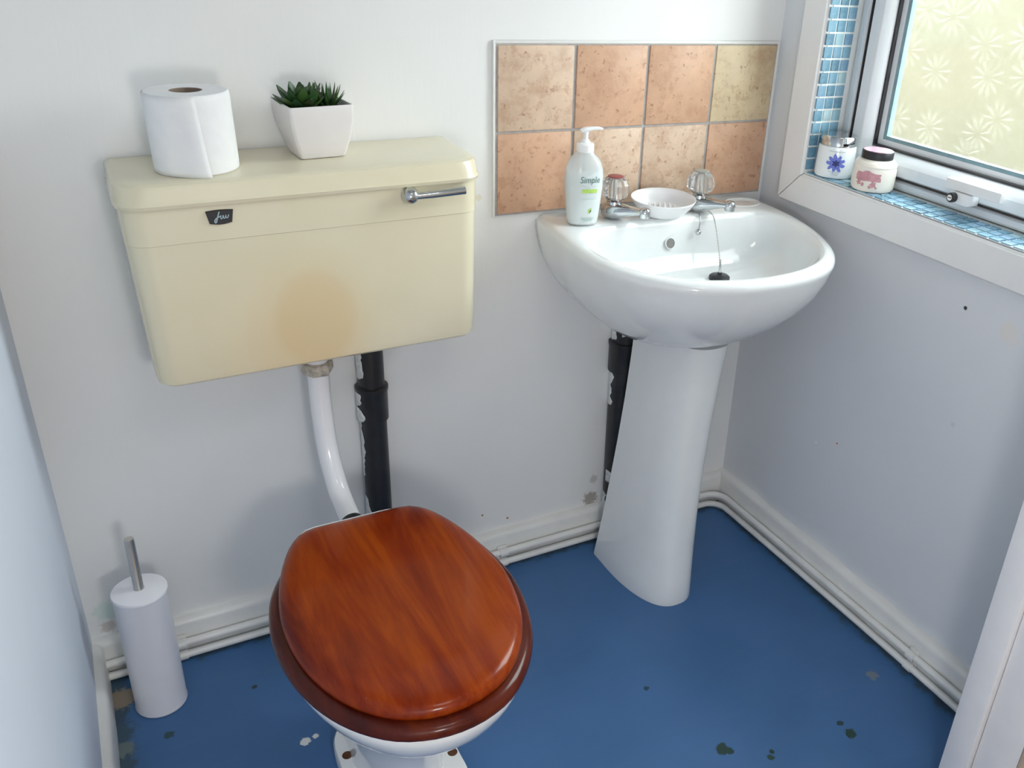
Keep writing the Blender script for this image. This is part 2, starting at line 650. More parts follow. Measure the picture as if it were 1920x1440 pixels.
bmp.inputs['Strength'].default_value = .5
bmp.inputs['Distance'].default_value = .004
m.l(h, bmp.inputs['Height'])
trn = m.n('ShaderNodeBsdfTranslucent')
trn.inputs[0].default_value = (.93, .95, .90, 1)
m.l(bmp.outputs[0], trn.inputs['Normal'])
gl = m.n('ShaderNodeBsdfGlossy')
gl.inputs['Roughness'].default_value = .12
tr = m.n('ShaderNodeBsdfTransparent')
tr.inputs[0].default_value = (.97, .98, .95, 1)
a = m.n('ShaderNodeMixShader')
m.l(m.math('MULTIPLY_ADD', h, .046, .008), a.inputs[0])
m.l(tr.outputs[0], a.inputs[1])
m.l(trn.outputs[0], a.inputs[2])
b = m.n('ShaderNodeMixShader')
b.inputs[0].default_value = .05
m.l(a.outputs[0], b.inputs[1])
m.l(gl.outputs[0], b.inputs[2])
m.l(b.outputs[0], m.out.inputs[0])
t.nodes.remove(m.p)
M['pane'] = m.m
M['spacer'] = simple('teal_glazing_spacer', (.20, .32, .36), .3, var=.15, nscale=40)  # spacer bar, with the reflection in the glass put into its teal
M['outdoor_wall'] = simple('sunlit_cream_render', (.062, .055, .029), .9, var=.12, nscale=1.3)  # olive tone varied by noise, for the wall behind the pane
M['lawn'] = simple('lawn_green', (.05, .065, .02), .95, var=.3, nscale=2)

# ------------------------------------------------------------------ the room
XL = -1.424
H = 2.40
YN = -0.905      # room side of the doorway partition


def struct(name, mb, mat, label=None, parent=None, smooth=False):
    o = mb.build(name, mat, parent, smooth)
    if not parent:
        o['kind'] = 'structure'
    if label:
        o['label'] = label
    return o


struct('floor', MB().box(XL - .1, .12, -1.02, .1, -.08, 0), M['floor'], 'blue painted floor with chips and scuffs')
struct('floor_hall', MB().box(XL - .1, .6, -2.75, -1.02, -.08, 0), M['carpet'], 'tan carpet of the hall outside the doorway')
struct('wall_back', MB().box(XL - .1, .12, 0, .1, 0, H), M['wall'], 'white painted wall behind the toilet and basin')
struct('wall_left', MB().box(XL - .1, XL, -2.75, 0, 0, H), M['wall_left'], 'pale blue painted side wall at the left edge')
WY0, WY1, WZ0, WZ1 = -0.80, -0.150, 0.880, 1.78
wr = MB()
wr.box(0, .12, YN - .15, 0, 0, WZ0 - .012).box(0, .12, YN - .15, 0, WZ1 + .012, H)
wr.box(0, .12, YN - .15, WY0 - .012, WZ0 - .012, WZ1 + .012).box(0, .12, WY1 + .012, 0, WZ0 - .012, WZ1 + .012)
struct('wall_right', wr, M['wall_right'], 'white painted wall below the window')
wf = MB().box(-.178, 0, YN - .115, YN, 0, H).box(XL, -.178, YN - .115, YN, 2.06, H)
struct('wall_front', wf, M['hall'], 'short partition wall beside the doorway')
struct('wall_hall_right', MB().box(.5, .6, -2.75, -1.02, 0, H), M['hall'], 'hall wall to the right')
struct('wall_hall_return', MB().box(.12, .6, -1.02, -.92, 0, H), M['hall'], 'hall wall return beside the window wall')
struct('wall_hall_back', MB().box(XL - .1, .6, -2.85, -2.75, 0, H), M['hall'], 'hall wall behind the camera')
struct('ceiling', MB().box(XL - .1, .6, -2.85, .1, H, H + .1), M['ceiling'], 'white ceiling')


# skirting boards with a rounded top edge
def skirt_profile(th, h):
    return [(0, 0), (th, 0), (th, h - .012), (th - .003, h - .005), (th - .009, h), (0, h)]


def skirting(name, a, b, nrm, th, h, label, seg=10, wav=.0015):
    a, b, nrm = Vector(a), Vector(b), Vector(nrm)
    rings = []
    for i in range(seg + 1):
        p = a.lerp(b, i / seg)
        w = random.uniform(-wav, wav)
        rings.append([tuple(p + nrm * (u + (w if u > 0 else 0)) + Vector((0, 0, z + (w if z > 0 else 0)))) for u, z in skirt_profile(th, h)])
    o = MB().loft(rings).build(name, M['gloss'], None, True, 50)
    tag(o, label, None, None, 'structure')
    return o


skirting('baseboard_back', (XL, 0, 0), (-.001, 0, 0), (0, -1, 0), .020, .083, 'white skirting board along the toilet wall')
skirting('baseboard_right', (0, -.001, 0), (0, YN, 0), (-1, 0, 0), .020, .088, 'white skirting board below the window wall', 14, .003)
skirting('baseboard_left', (XL, -.021, 0), (XL, -2.7, 0), (1, 0, 0), .016, .083, 'white skirting board along the pale blue wall', 18)

# doorway lining
JX = -.178
d1 = thing('door_1', 'white painted door lining at the right edge', None, (JX, YN, 0), kind='structure')
MB().box(-.022, 0, -.047, 0, 0, 2.04, .003).build('door_stop', M['lining'], d1, True, 30)
MB().box(-.010, 0, -.115, -.0475, 0, 2.04, .002).build('jamb', M['lining'], d1, True, 30)
MB().box(-.012, .07, -.128, -.1155, 0, 2.10, .003).build('architrave', M['bare_wood'], d1, True, 30)

# ------------------------------------------------------------------ window
w1 = thing('window_1', 'white plastic window with daisy patterned obscured glass and blue mosaic reveal', None, (0, 0, 0), kind='structure')
AX0, AX1 = -.020, 0.0
AW = .073


def arch_piece(name, quad):
    """quad: outer a, outer b, inner b, inner a in (y,z); profile has a small bead at the inner edge"""
    (oa, ob_, ib, ia) = [Vector((0, q[0], q[1])) for q in quad]
    rings = []
    for o_, i_ in ((oa, ia), (ob_, ib)):
        prof = [(0, AX1), (0, AX0 + .005), (.06, AX0), (.90, AX0), (.93, AX0 + .003), (.97, AX0 + .0035), (1.0, AX0 + .009), (1.0, AX1)]
        rings.append([tuple(o_.lerp(i_, t) + Vector((x, 0, 0))) for t, x in prof])
    return MB().loft(rings).build(name, M['architrave'], w1, True, 25)


yo, yi, zo, zi = WY1 + AW, WY1, WZ0 + .002 - AW, WZ0 - .003
yo2, yi2, zo2, zi2 = WY0 - AW, WY0, WZ1 + AW, WZ1
g = .0013
arch_piece('architrave', ((yo - g, zo), (yo2, zo), (yi2, zi), (yi + .003 - g, zi)))
arch_piece('architrave', ((yo, zo + g), (yo, zo2), (yi + .003, zi2), (yi + .003, zi + g)))
arch_piece('architrave', ((yo, zo2), (yo2, zo2), (yi2, zi2), (yi, zi2)))
arch_piece('architrave', ((yo2, zo), (yo2, zo2), (yi2, zi2), (yi2, zi)))
FX = .062          # room-side face of the window frame
rv = MB()
rv.box(-.008, FX + .05, WY0 - .012, WY1 + .012, WZ0 - .012, WZ0 - .0015).box(-.0165, -.008, WY0, WY1, WZ0 - .0028, WZ0 - .0015)
rv.box(-.0085, FX + .05, WY1 + .0015, WY1 + .012, WZ0 - .0015, WZ1 + .012)
rv.box(-.008, FX + .05, WY0 - .012, WY0 - .0015, WZ0 - .0015, WZ1 + .012)
rv.box(-.008, FX + .05, WY0 - .0015, WY1 + .0015, WZ1 + .0015, WZ1 + .012)
rv.build('reveal', M['grout_white'], w1, False)
# mosaic tiles, one object each
TP = .0238
ts = .0200
tm_s = MB().box(-ts / 2, ts / 2, -ts / 2, ts / 2, -.003, 0.0007, .0008)
tile_sill = tm_s.build('mosaic_tile', M['mosaic'], w1, True, 40)
tile_side = MB().box(-ts / 2, ts / 2, -.0007, .003, -ts / 2, ts / 2, .0008).build('mosaic_tile', M['mosaic'], w1, True, 40)
first_s = first_r = True
x0 = -.0165
for i in range(3):
    for j in range(int((WY1 - WY0) / TP)):
        p = (x0 + (i + .5) * TP - .001, WY1 - .003 - (j + .5) * TP, WZ0)
        if first_s:
            tile_sill.location = p
            first_s = False
        else:
            share(tile_sill, 'mosaic_tile', w1, p, (random.uniform(-.012, .012), random.uniform(-.012, .012), random.uniform(-.01, .01)))
    for k in range(int((WZ1 - WZ0) / TP)):
        p = (x0 + (i + .5) * TP - .001, WY1, WZ0 + .003 + (k + .5) * TP)
        if first_r:
            tile_side.location = p
            first_r = False
        else:
            share(tile_side, 'mosaic_tile', w1, p, (random.uniform(-.012, .012), 0, random.uniform(-.012, .012)))


def frame_rect(name, y0, y1, z0, z1, prof, mat, parent=w1, angle=28, kz=1.0):
    """prof: list of (inset, x); rectangular frame with mitred corners"""
    rings = []
    for d, x in prof:
        rings.append([(x, y0 + d, z0 + d * kz), (x, y1 - d, z0 + d * kz), (x, y1 - d, z1 - d), (x, y0 + d, z1 - d)])
    rings.append(rings[0])
    return MB().loft(rings, False, False).build(name, mat, parent, True, angle)


fy0, fy1, fz0, fz1 = WY0 + .001, WY1 - .001, WZ0 + .0015, WZ1 - .001
frame_rect('outer_frame', fy0, fy1, fz0, fz1, [(0, FX + .048), (0, FX + .004), (.006, FX), (.020, FX - .002), (.026, FX + .002), (.030, FX + .008), (.030, FX + .048)], M['upvc'], kz=.72)
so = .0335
frame_rect('seal', fy0 + .0300, fy1 - .0300, fz0 + .0205, fz1 - .0300, [(0, FX + .030), (0, FX - .0046), (.0026, FX - .0052), (.0026, FX + .030)], M['brown_seal'])  # dark strip standing for the shaded gap between frame and sash
frame_rect('sash', fy0 + so, fy1 - so, fz0 + so - .010, fz1 - so, [(0, FX + .046), (0, FX - .001), (.004, FX - .005), (.026, FX - .005), (.030, FX - .003), (.044, FX + .010), (.0465, FX + .014), (.0465, FX + .046)], M['upvc'], kz=.90)
si = so + .0465
frame_rect('gasket', fy0 + si, fy1 - si, fz0 + si - .0147, fz1 - si, [(0, FX + .030), (0, FX + .012), (.0042, FX + .012), (.0042, FX + .030)], M['black_gasket'])
si2 = si + .0042
frame_rect('glazing_bead', fy0 + si2, fy1 - si2, fz0 + si2 - .0147, fz1 - si2, [(0, FX + .034), (0, FX + .020), (.010, FX + .0225), (.010, FX + .034)], M['upvc'])
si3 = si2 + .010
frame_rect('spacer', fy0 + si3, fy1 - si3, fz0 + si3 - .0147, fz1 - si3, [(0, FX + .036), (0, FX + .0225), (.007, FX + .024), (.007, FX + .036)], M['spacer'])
si4 = si3 + .004
MB().box(FX + .0255, FX + .0300, fy0 + si4, fy1 - si4, fz0 + si4 - .0147, fz1 - si4).build('pane', M['pane'], w1, False)

# window handle with lock
hd = bpy.data.objects.new('handle', None)
COL.objects.link(hd)
hd.parent = w1
hd.location = (FX - .006, -.500, .920)
MB().box(-.026, -.012, -.078, .040, .003, .022, .0035).build('lever', M['white_plastic'], hd, True, 30)
MB().box(-.030, .001, -.018, .022, -.018, .0025, .003).build('lock_housing', M['white_plastic'], hd, True, 30)
MB().box(-.004, .001, .024, .052, .002, .014, .001).build('handle_plate', M['white_plastic'], hd, True, 30)
MB().lathe([(.0085, 0), (.0085, -.009), (.0075, -.010)], 20, (-.030, .012, -.007), axis='x').build('lock_cylinder', M['black_rubber'], hd, True, 30)
MB().lathe([(.0052, 0), (.0052, -.0012)], 16, (-.040, .012, -.007), axis='x').build('lock_face', M['steel'], hd, True, 30)
MB().box(-.0416, -.0411, .0085, .0155, -.0077, -.0063).build('keyhole', M['dark'], hd, False)

# what lies outside the glass
struct('garden_wall', MB().box(3.2, 3.35, -9, 9, -.4, 1.45), M['outdoor_wall'], 'cream garden wall outside the obscured glass')
struct('garden_ground', MB().box(.4, 3.2, -9, 9, -.5, -.4), M['lawn'], 'green ground outside the window')

# ------------------------------------------------------------------ splashback tiles
spb = thing('tiled_splashback', 'panel of eight mottled terracotta wall tiles above the basin', 'splashback', (-.322, 0, .803))
TW, TH = .1545, .1515
MB().box(-.312, .311, -.0052, -.0002, 0, .3045).build('grout', M['grout_grey'], spb, False)
MB().box(-.3165, -.312, -.0062, -.0002, -.003, .310, .001).box(-.312, .3155, -.0062, -.0002, .3045, .310, .001).box(.311, .3155, -.0062, -.0002, -.003, .3045, .001).build('sealant', M['gloss'], spb, True, 30)
kinds = [['tile_terracotta', 'tile_pale', 'tile_pale', 'tile_terracotta'], ['tile_pale', 'tile_terracotta', 'tile_terracotta', 'tile_sand']]
tmesh = {}
for j in range(2):
    for i in range(4):
        k = kinds[j][i]
        gw = .0045
        p = (-.310 + i * .1555 + .0765, 0, .002 + j * TH + .075)
        if k not in tmesh:
            tmesh[k] = MB().box(-.0745, .0745, -.0085, -.0002, -.0735, .0735, .0016).build('tile', M[k], spb, True, 40)
            tmesh[k].location = p
        else:
            share(tmesh[k], 'tile', spb, p)

# ------------------------------------------------------------------ cistern
CX = -.992
cis = thing('toilet_cistern', 'cream plastic low level cistern with chrome lever, mounted on the wall', 'cistern', (CX, 0, .950), (0, math.radians(-1.0), 0))


def crings(levels, rf=.03):
    out = []
    for z, hwl, hwr, yf, r in levels:
        out.append([(x, y, z) for x, y in rrect(-hwl, hwr, -yf, -.001, r)])
    return out


# seam a few cm below the lid: the upper band stands slightly proud
body = crings([(-.312, .240, .232, .150, .020), (-.311, .251, .243, .162, .024), (-.306, .257, .249, .168, .028), (-.296, .2590, .251, .1705, .03),
               (-.0875, .2630, .2585, .1735, .032), (-.0865, .2640, .2595, .1748, .032), (-.034, .2635, .2605, .1752, .032)])
MB().loft(body).build('tank', M['cistern'], cis, True, 30)
lid = crings([(-.034, .264, .262, .176, .036), (-.034, .268, .2645, .1805, .038), (-.029, .2695, .266, .182, .038), (-.024, .2675, .264, .180, .04), (-.008, .2670, .2635, .1795, .044),
              (-.0035, .2655, .262, .178, .046), (-.001, .262, .2585, .1745, .05), (0, .256, .2525, .1685, .05)])
MB().loft(lid).build('lid', M['cistern'], cis, True, 30)
# lever
lv = bpy.data.objects.new('flush_lever', None)
COL.objects.link(lv)
lv.parent = cis
lv.location = (.139, -.1755, -.047)
lv['label'] = 'chrome flush lever'
MB().lathe([(.0125, 0), (.0135, -.004), (.0125, -.012), (.009, -.019), (.004, -.0215)], 24, axis='y').build('boss', M['chrome'], lv, True, 50)
MB().tube([(0, -.014, 0), (.03, -.019, .0015), (.085, -.020, .004)], [.005, .0058, .0068], 14, True, 1.0).build('arm', M['chrome'], lv, True, 50)
# badge
bd = bpy.data.objects.new('badge', None)
COL.objects.link(bd)
bd.parent = cis
bd.location = (-.1385, -.1756, -.053)
bd['label'] = 'black badge with pale script lettering'
top, bot = [], []
for i in range(9):
    t = i / 8
    top.append((-.0185 + .037 * t, .0095 + .0012 * math.sin(PI * t)))
    bot.append((.0150 - .030 * t, -.0085 - .0022 * math.sin(PI * t)))
outl = (bot[::-1] + top[::-1])
ring0 = [(x, 0, z) for x, z in outl]
ring1 = [(x, -.0016, z) for x, z in outl]
ring2 = [(x * .96, -.0024, z * .94) for x, z in outl]
MB().loft([ring0, ring1, ring2]).build('plate', M['black_rubber'], bd, True, 30)
scr = MB()


def stroke(pts, r=.00062):
    P = spline([(x, 0, z) for x, z in pts], 5)
    scr.tube([(p.x, -.0026, p.z) for p in P], r, 6)


stroke([(-.0005, .0082), (-.0022, .004), (-.0040, -.001), (-.0058, -.0058), (-.0072, -.0072), (-.0080, -.0050), (-.0064, -.0020), (-.0030, .0002), (.0004, .0016)], .0008)
stroke([(.0004, .0016), (.0016, .0028), (.0006, .0010), (.0008, -.0022), (.0026, -.0012), (.0042, .0026), (.0046, -.0018), (.0062, -.0012), (.0080, .0030), (.0076, .0004), (.0086, -.0018), (.0104, -.0002), (.0116, .0030)], .0006)
scr.build('lettering', M['letter_silver'], bd, True, 50)

# ------------------------------------------------------------------ flush pipe
fp = thing('flush_pipe', 'curved white flush pipe between the cistern and the toilet pan', 'pipe', (-.998, -.088, .642))
path = spline([(0, 0, 0), (.0, 0, -.06), (.0, -.002, -.13), (.001, -.016, -.20), (.004, -.050, -.258), (.007, -.090, -.284), (.009, -.130, -.296)], 8)
MB().tube(path, .0185, 20).build('pipe', M['flush'], fp, True, 50)


MB().tube(path[-3:], [.0190, .0205, .0215], 20).build('rubber_seal', M['black_rubber'], fp, True, 50)


def hexmod(a, h):
    s = PI / 3
    q = (a % s) - s / 2
    return math.cos(s / 2) / math.cos(q)


MB().lathe([(.0225, .0), (.0268, -.002), (.0275, -.016), (.0240, -.022), (.0195, -.0225)], 36, (0, 0, -.036), mod=hexmod).build('nut', M['metal_nut'], fp, True, 25)

# ------------------------------------------------------------------ toilet pan with seat
TXC = -.997
half = [(0, -.288), (.045, -.288), (.076, -.289), (.097, -.298), (.119, -.327), (.141, -.380), (.156, -.440), (.1625, -.500), (.158, -.562), (.143, -.620), (.117, -.671), (.080, -.711), (.040, -.731), (0, -.737)]
full = [(-x, y) for x, y in half] + [(x, y) for x, y in half[1:-1]][::-1]
LID = [(p.x, p.y) for p in spline([(x, y, 0) for x, y in full], 4, True)]     # ccw seen from above: back > left > front > right
LC = (0, -.50)
LIDR = radial(LID, LC, 96)


def scaled(poly, c, kx, ky=None):
    ky = kx if ky is None else ky
    return [(c[0] + (x - c[0]) * kx, c[1] + (y - c[1]) * ky) for x, y in poly]


tl = thing('toilet', 'white ceramic toilet pan with a closed glossy brown wooden seat', 'toilet', (TXC, 0, 0))


def slab(outline, prof):
    out = []
    for d, z in prof:
        ring = []
        for x, y in outline:
            dx, dy = x - LC[0], y - LC[1]
            ln = math.hypot(dx, dy)
            ring.append((x + dx / ln * d, y + dy / ln * d, z))
        out.append(ring)
    return out


lp = [(-.012, .3962), (-.004, .3966), (-.0005, .3985), (.0006, .4025), (-.0005, .4075), (-.004, .4125), (-.010, .4160), (-.018, .4180), (-.030, .4190), (-.06, .4197)]
lr = slab(LIDR, lp)
lr.append([(LC[0] + (x - LC[0]) * .3, LC[1] + (y - LC[1]) * .3, .4205) for x, y in LIDR])
MB().loft(lr).build('lid', M['lid_wood'], tl, True, 50)['label'] = 'varnished red-brown wooden lid'
SEATR = []
for x, y in LIDR:
    k = smooth01((-.31 - y) / .12)
    dx, dy = x - LC[0], y - LC[1]
    ln = math.hypot(dx, dy)
    SEATR.append((x + dx / ln * .0155 * k, y + dy / ln * .0155 * k))
sp_ = [(-.010, .3748), (-.003, .3756), (.0, .3785), (.0006, .383), (-.001, .3885), (-.005, .3930), (-.012, .3955), (-.03, .3958)]
sr = slab(SEATR, sp_)
inner = scaled(SEATR, (0, -.52), .60, .60)
sr += [[(x, y, z) for x, y in inner] for z in (.3955, .375)]
sr.append(sr[0])
MB().loft(sr, False, False).build('seat', M['seat_wood'], tl, True, 50)['label'] = 'darker wooden seat ring under the lid'
# pan: outside from the foot up, over the rim and down inside
RIM = []
for x, y in SEATR:
    dx, dy = x - LC[0], y - LC[1]
    ln = math.hypot(dx, dy)
    k = smooth01((y + .42) / .12)          # towards the back the pan is a narrower shelf
    d = -.007
    nx, ny = x + dx / ln * d, y + dy / ln * d
    if y > -.42:
        ny = ny + .062 * k
        nx *= 1 - .10 * k
    RIM.append((nx, ny))


def pan_ring(sx, sy, cy, z, shift=0.0, poly=RIM):
    return [(x * sx, cy + (y - cy) * sy + shift, z) for x, y in poly]


pr = [pan_ring(.25, .30, -.42, .002), pan_ring(.42, .52, -.40, .002, .03), pan_ring(.425, .525, -.40, .012, .03), pan_ring(.42, .52, -.40, .045, .03), pan_ring(.41, .50, -.40, .10, .02),
      pan_ring(.42, .52, -.42, .16, .01), pan_ring(.46, .58, -.43, .205, .005), pan_ring(.60, .70, -.44, .245, .0), pan_ring(.77, .83, -.45, .285), pan_ring(.90, .93, -.46, .322), pan_ring(.965, .978, -.47, .346), pan_ring(.992, .994, -.48, .358),
      pan_ring(1.0, 1.0, -.48, .366), pan_ring(.997, .997, -.48, .371), pan_ring(.985, .99, -.48, .3742), pan_ring(.80, .82, -.50, .3742), pan_ring(.78, .80, -.50, .366), pan_ring(.70, .70, -.50, .30), pan_ring(.45, .45, -.48, .20), pan_ring(.2, .2, -.46, .17)]
MB().loft(pr).build('pan', M['ceramic'], tl, True, 50)
# foot flanges with rusty bolt holes
for sgn, yb in ((-1, -.412), (1, -.485)):
    pts = spline([(sgn * .050, yb + .10, 0), (sgn * .088, yb + .05, 0), (sgn * .094, yb - .01, 0), (sgn * .090, yb - .06, 0), (sgn * .05, yb - .09, 0)], 5)
    ring = [(p.x, p.y) for p in pts] + [(sgn * .03, yb - .05), (sgn * .03, yb + .05)]
    rr_ = [[(x, y, .0005) for x, y in ring], [(x, y, .020) for x, y in ring], [(sgn * .07 + (x - sgn * .07) * .9, yb + (y - yb) * .92, .026) for x, y in ring]]
    fl = MB().loft(rr_).build('foot_flange', M['ceramic'], tl, True, 40)
    MB().lathe([(.0085, .0262), (.0080, .0268), (.003, .0268)], 18, (sgn * .0775 + (.004 if sgn > 0 else 0), yb, 0)).build('bolt_hole', M['rust'], fl, True, 40)
for sx_ in (-.062, .062):
    MB().tube([(sx_ - .018, -.279, .3855), (sx_ + .018, -.279, .3855)], .0085, 14).build('hinge', M['chrome'], tl, True, 40)

# ------------------------------------------------------------------ washbasin
BX = -.302
bas = thing('washbasin', 'white ceramic washbasin with two taps, on a pedestal below the tiles', 'washbasin', (BX, 0, .80))
BC = (0, -.22)
outer_half = [(0, -.001), (.22, -.001), (.246, -.008), (.2545, -.03), (.2600, -.10), (.2640, -.16), (.2620, -.21), (.2520, -.262), (.2300, -.318), (.1960, -.366), (.1510, -.405), (.0970, -.429), (.0490, -.4395), (0, -.443)]
inner_half = [(0, -.106), (.08, -.108), (.16, -.114), (.203, -.126), (.2270, -.152), (.2345, -.196), (.2300, -.243), (.2140, -.292), (.1860, -.337), (.1450, -.374), (.0940, -.398), (.0470, -.409), (0, -.4125)]


def sym(h):
    f = [(-x, y) for x, y in h] + [(x, y) for x, y in h[1:-1]][::-1]
    return [(p.x, p.y) for p in spline([(x, y, 0) for x, y in f], 4, True)]


NO = 120
OUT = radial(sym(outer_half), BC, NO)
OUT = [(x, min(y, -.001)) for x, y in OUT]
INN = radial(sym(inner_half), BC, NO)


def zf(y):   # the front rim lies a little lower than the tap deck
    return -.016 * smooth01((-.08 - y) / .28)


rings = []
for z, sx, sy in ((-.212, .18, .34), (-.211, .30, .44), (-.206, .42, .53), (-.196, .53, .615), (-.180, .640, .700), (-.158, .740, .780), (-.132, .825, .848), (-.104, .895, .908), (-.074, .948, .953), (-.047, .978, .980), (-.027, .993, .994)):
    rings.append([(x * sx, y * sy, z + zf(y) * .6) for x, y in OUT])
for d, z in ((-.0006, -.015), (-.0008, -.010), (-.0030, -.0050), (-.0075, -.0018), (-.0130, 0)):
    rings.append([(x, min(y, -.001), z + zf(y)) for x, y in offset(OUT, d)])
mid = [((a[0] * .35 + b[0] * .65), (a[1] * .35 + b[1] * .65)) for a, b in zip(offset(OUT, -.0130), INN)]
rings.append([(x, min(y, -.001), zf(y) - .0002) for x, y in mid])
for d, z in ((.004, -.0010), (0, -.0035), (-.0035, -.008), (-.006, -.014)):
    rings.append([(x, y, z + zf(y)) for x, y in offset(INN, d)])
I2 = offset(INN, -.006)
for s, z in ((.975, -.026), (.945, -.042), (.90, -.060), (.83, -.078), (.72, -.092), (.55, -.102), (.34, -.107), (.12, -.109)):
    rings.append([(BC[0] + (x - BC[0]) * s, BC[1] + (y - BC[1]) * s, z + zf(y) * .5 - .006) for x, y in I2])
MB().loft(rings).build('bowl', M['ceramic_basin'], bas, True, 60)
# raised rim of the shallow soap recess on the right of the deck
pts = [(.205 + .040 * math.cos(2 * PI * i / 40), -.062 + .030 * math.sin(2 * PI * i / 40)) for i in range(41)]
MB().tube([(x, y, .0002) for x, y in pts], .0014, 8).build('soap_recess', M['ceramic_basin'], bas, True, 60)
# overflow: raised ring, and a grey disc painted for the shade in the hole
ovf = MB().lathe([(.0118, 0), (.0118, -.0014), (.0095, -.0016), (.0085, .0004)], 28, axis='y').build('overflow_ring', M['ceramic_basin'], bas, True, 40)
ovf.location = (-.010, -.1213, -.048)
ovf.rotation_euler = (math.radians(-14), 0, 0)
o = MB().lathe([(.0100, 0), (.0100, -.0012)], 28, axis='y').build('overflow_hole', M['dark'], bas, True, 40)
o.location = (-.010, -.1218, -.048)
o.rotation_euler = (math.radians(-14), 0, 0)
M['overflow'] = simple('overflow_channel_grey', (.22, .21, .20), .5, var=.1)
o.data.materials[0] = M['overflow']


def tap(loc, rotz, cap, label):
    t = bpy.data.objects.new('tap', None)
    COL.objects.link(t)
    t.parent = bas
    t.location = loc
    t.rotation_euler = (0, 0, rotz)
    t['label'] = label
    # spout body pointing to -y
    rings = []
    for y, hw, z0, z1 in ((.024, .006, .004, .020), (.020, .015, .001, .026), (.008, .0195, 0, .030), (-.006, .0195, 0, .031), (-.020, .0165, .004, .031), (-.036, .0125, .011, .030), (-.056, .0100, .017, .030), (-.066, .0098, .0175, .0305)):
        ring = []
        for i in range(20):
            a = 2 * PI * i / 20
            ca, sa = math.cos(a), math.sin(a)
            ring.append((hw * math.copysign(abs(ca) ** .75, ca), y, (z0 + z1) / 2 + (z1 - z0) / 2 * math.copysign(abs(sa) ** .75, sa)))
        rings.append(ring)
    MB().loft(rings).build('spout', M['chrome'], t, True, 50)
    MB().lathe([(.0100, .006), (.0105, .008), (.0110, .0135), (.0108, .0200), (.0085, .0240), (.003, .0255)], 20, (0, -.068, .0085), mod=lambda a, h: 1).build('nozzle', M['chrome'], t, True, 50)
    MB().lathe([(.0155, .028), (.0145, .034), (.0095, .037), (.0095, .042)], 20, (0, .0, 0)).build('collar', M['chrome'], t, True, 40)
    MB().lathe([(.012, .036), (.0200, .0390), (.0272, .0480), (.0284, .0580), (.0268, .0660), (.0215, .0750), (.0165, .0795), (.0155, .0800)], 18, mod=lambda a, h: 1 - .085 * (1 if round(a / (PI / 9)) % 2 else 0)).build('crystal_head', M['acrylic'], t, False)
    MB().lathe([(.006, .036), (.006, .074), (.004, .0745)], 12).build('spindle', M['steel'], t, True, 40)
    MB().lathe([(.0150, .0795), (.0150, .0815), (.013, .0822)], 24).build('cap', cap, t, True, 40)
    return t


tap((-.119, -.080, .001), math.radians(28), M['red_cap'], 'chrome hot tap with clear head and red cap')
tap((.072, -.090, .001), math.radians(28), M['grey_cap'], 'chrome cold tap with clear head')

# plug on its chain
plg = bpy.data.objects.new('plug', None)
COL.objects.link(plg)
plg.parent = bas
plg.location = (.066, -.192, -.112)
plg['label'] = 'black rubber plug on a ball chain'
MB().lathe([(.0165, 0), (.0205, .004), (.0205, .010), (.0175, .0125), (.006, .0135), (.004, .018)], 28).build('stopper', M['black_rubber'], plg, True, 40)
ch = MB()
cp = spline([(.002, .0, .016), (.007, .022, .060), (.0165, .055, .100), (.020, .074, .1135), (.012, .092, .1195)], 22)
acc = 0.0
last = cp[0]
for p in cp:
    if (p - last).length >= .0031 or p is cp[0]:
        ch.lathe([(.0002, -.0016), (.0012, -.0010), (.0018, 0), (.0012, .0010), (.0002, .0016)], 6, tuple(p))
        last = p
ch.tube(cp, .00045, 5)
ch.build('chain', M['steel'], plg, True, 60)
MB().tube([(0, 0, .015), (.0022, .004, .022), (.005, .009, .034), (.0065, .012, .040)], .0024, 8).build('chain_link', M['chrome'], plg, True, 50)
bl = MB().lathe([(.0002, -.0062), (.0035, -.0052), (.0058, -.002), (.0062, 0), (.0058, .002), (.0035, .0052), (.0002, .0062)], 18, (.051, -.127, -.030)).tube([(.0515, -.127, -.024), (.0545, -.125, -.012), (.057, -.120, .0005), (.062, -.108, .0025)], .0011, 6).build('chain_stay', M['chrome'], bas, True, 60)

# ------------------------------------------------------------------ pedestal
ped = thing('basin_pedestal', 'white ceramic pedestal under the washbasin, leaning slightly', 'pedestal', (-.340, -.19, 0))
prs = []
for z, cx, hw, yb, yf in ((0, .004, .0800, -.080, -.312), (.006, .004, .0808, -.080, -.313), (.05, .009, .0780, -.080, -.304), (.12, .017, .0750, -.080, -.291), (.20, .026, .0730, -.080, -.278), (.30, .037, .0715, -.080, -.267), (.40, .047, .0710, -.080, -.261), (.50, .056, .0720, -.080, -.260), (.55, .060, .0730, -.080, -.262), (.577, .063, .0742, -.080, -.262)):
    ring = []
    for i in range(49):
        a = PI * i / 48
        ca, sa = math.cos(a), math.sin(a)
        ym = yb - .05
        ring.append((cx - hw * math.copysign(abs(ca) ** .8, ca), (ym + (yf - ym) * (abs(sa) ** .9)) + .19, z))
    ring = [(ring[0][0], yb + .19, z)] + ring + [(ring[-1][0], yb + .19, z)]
    ring += [(ring[-1][0] - .012, yb + .19, z), (cx, yb - .02 + .19, z), (ring[0][0] + .012, yb + .19, z)]
    prs.append(ring)
MB().loft(prs).build('column', M['ceramic_basin'], ped, True, 45)


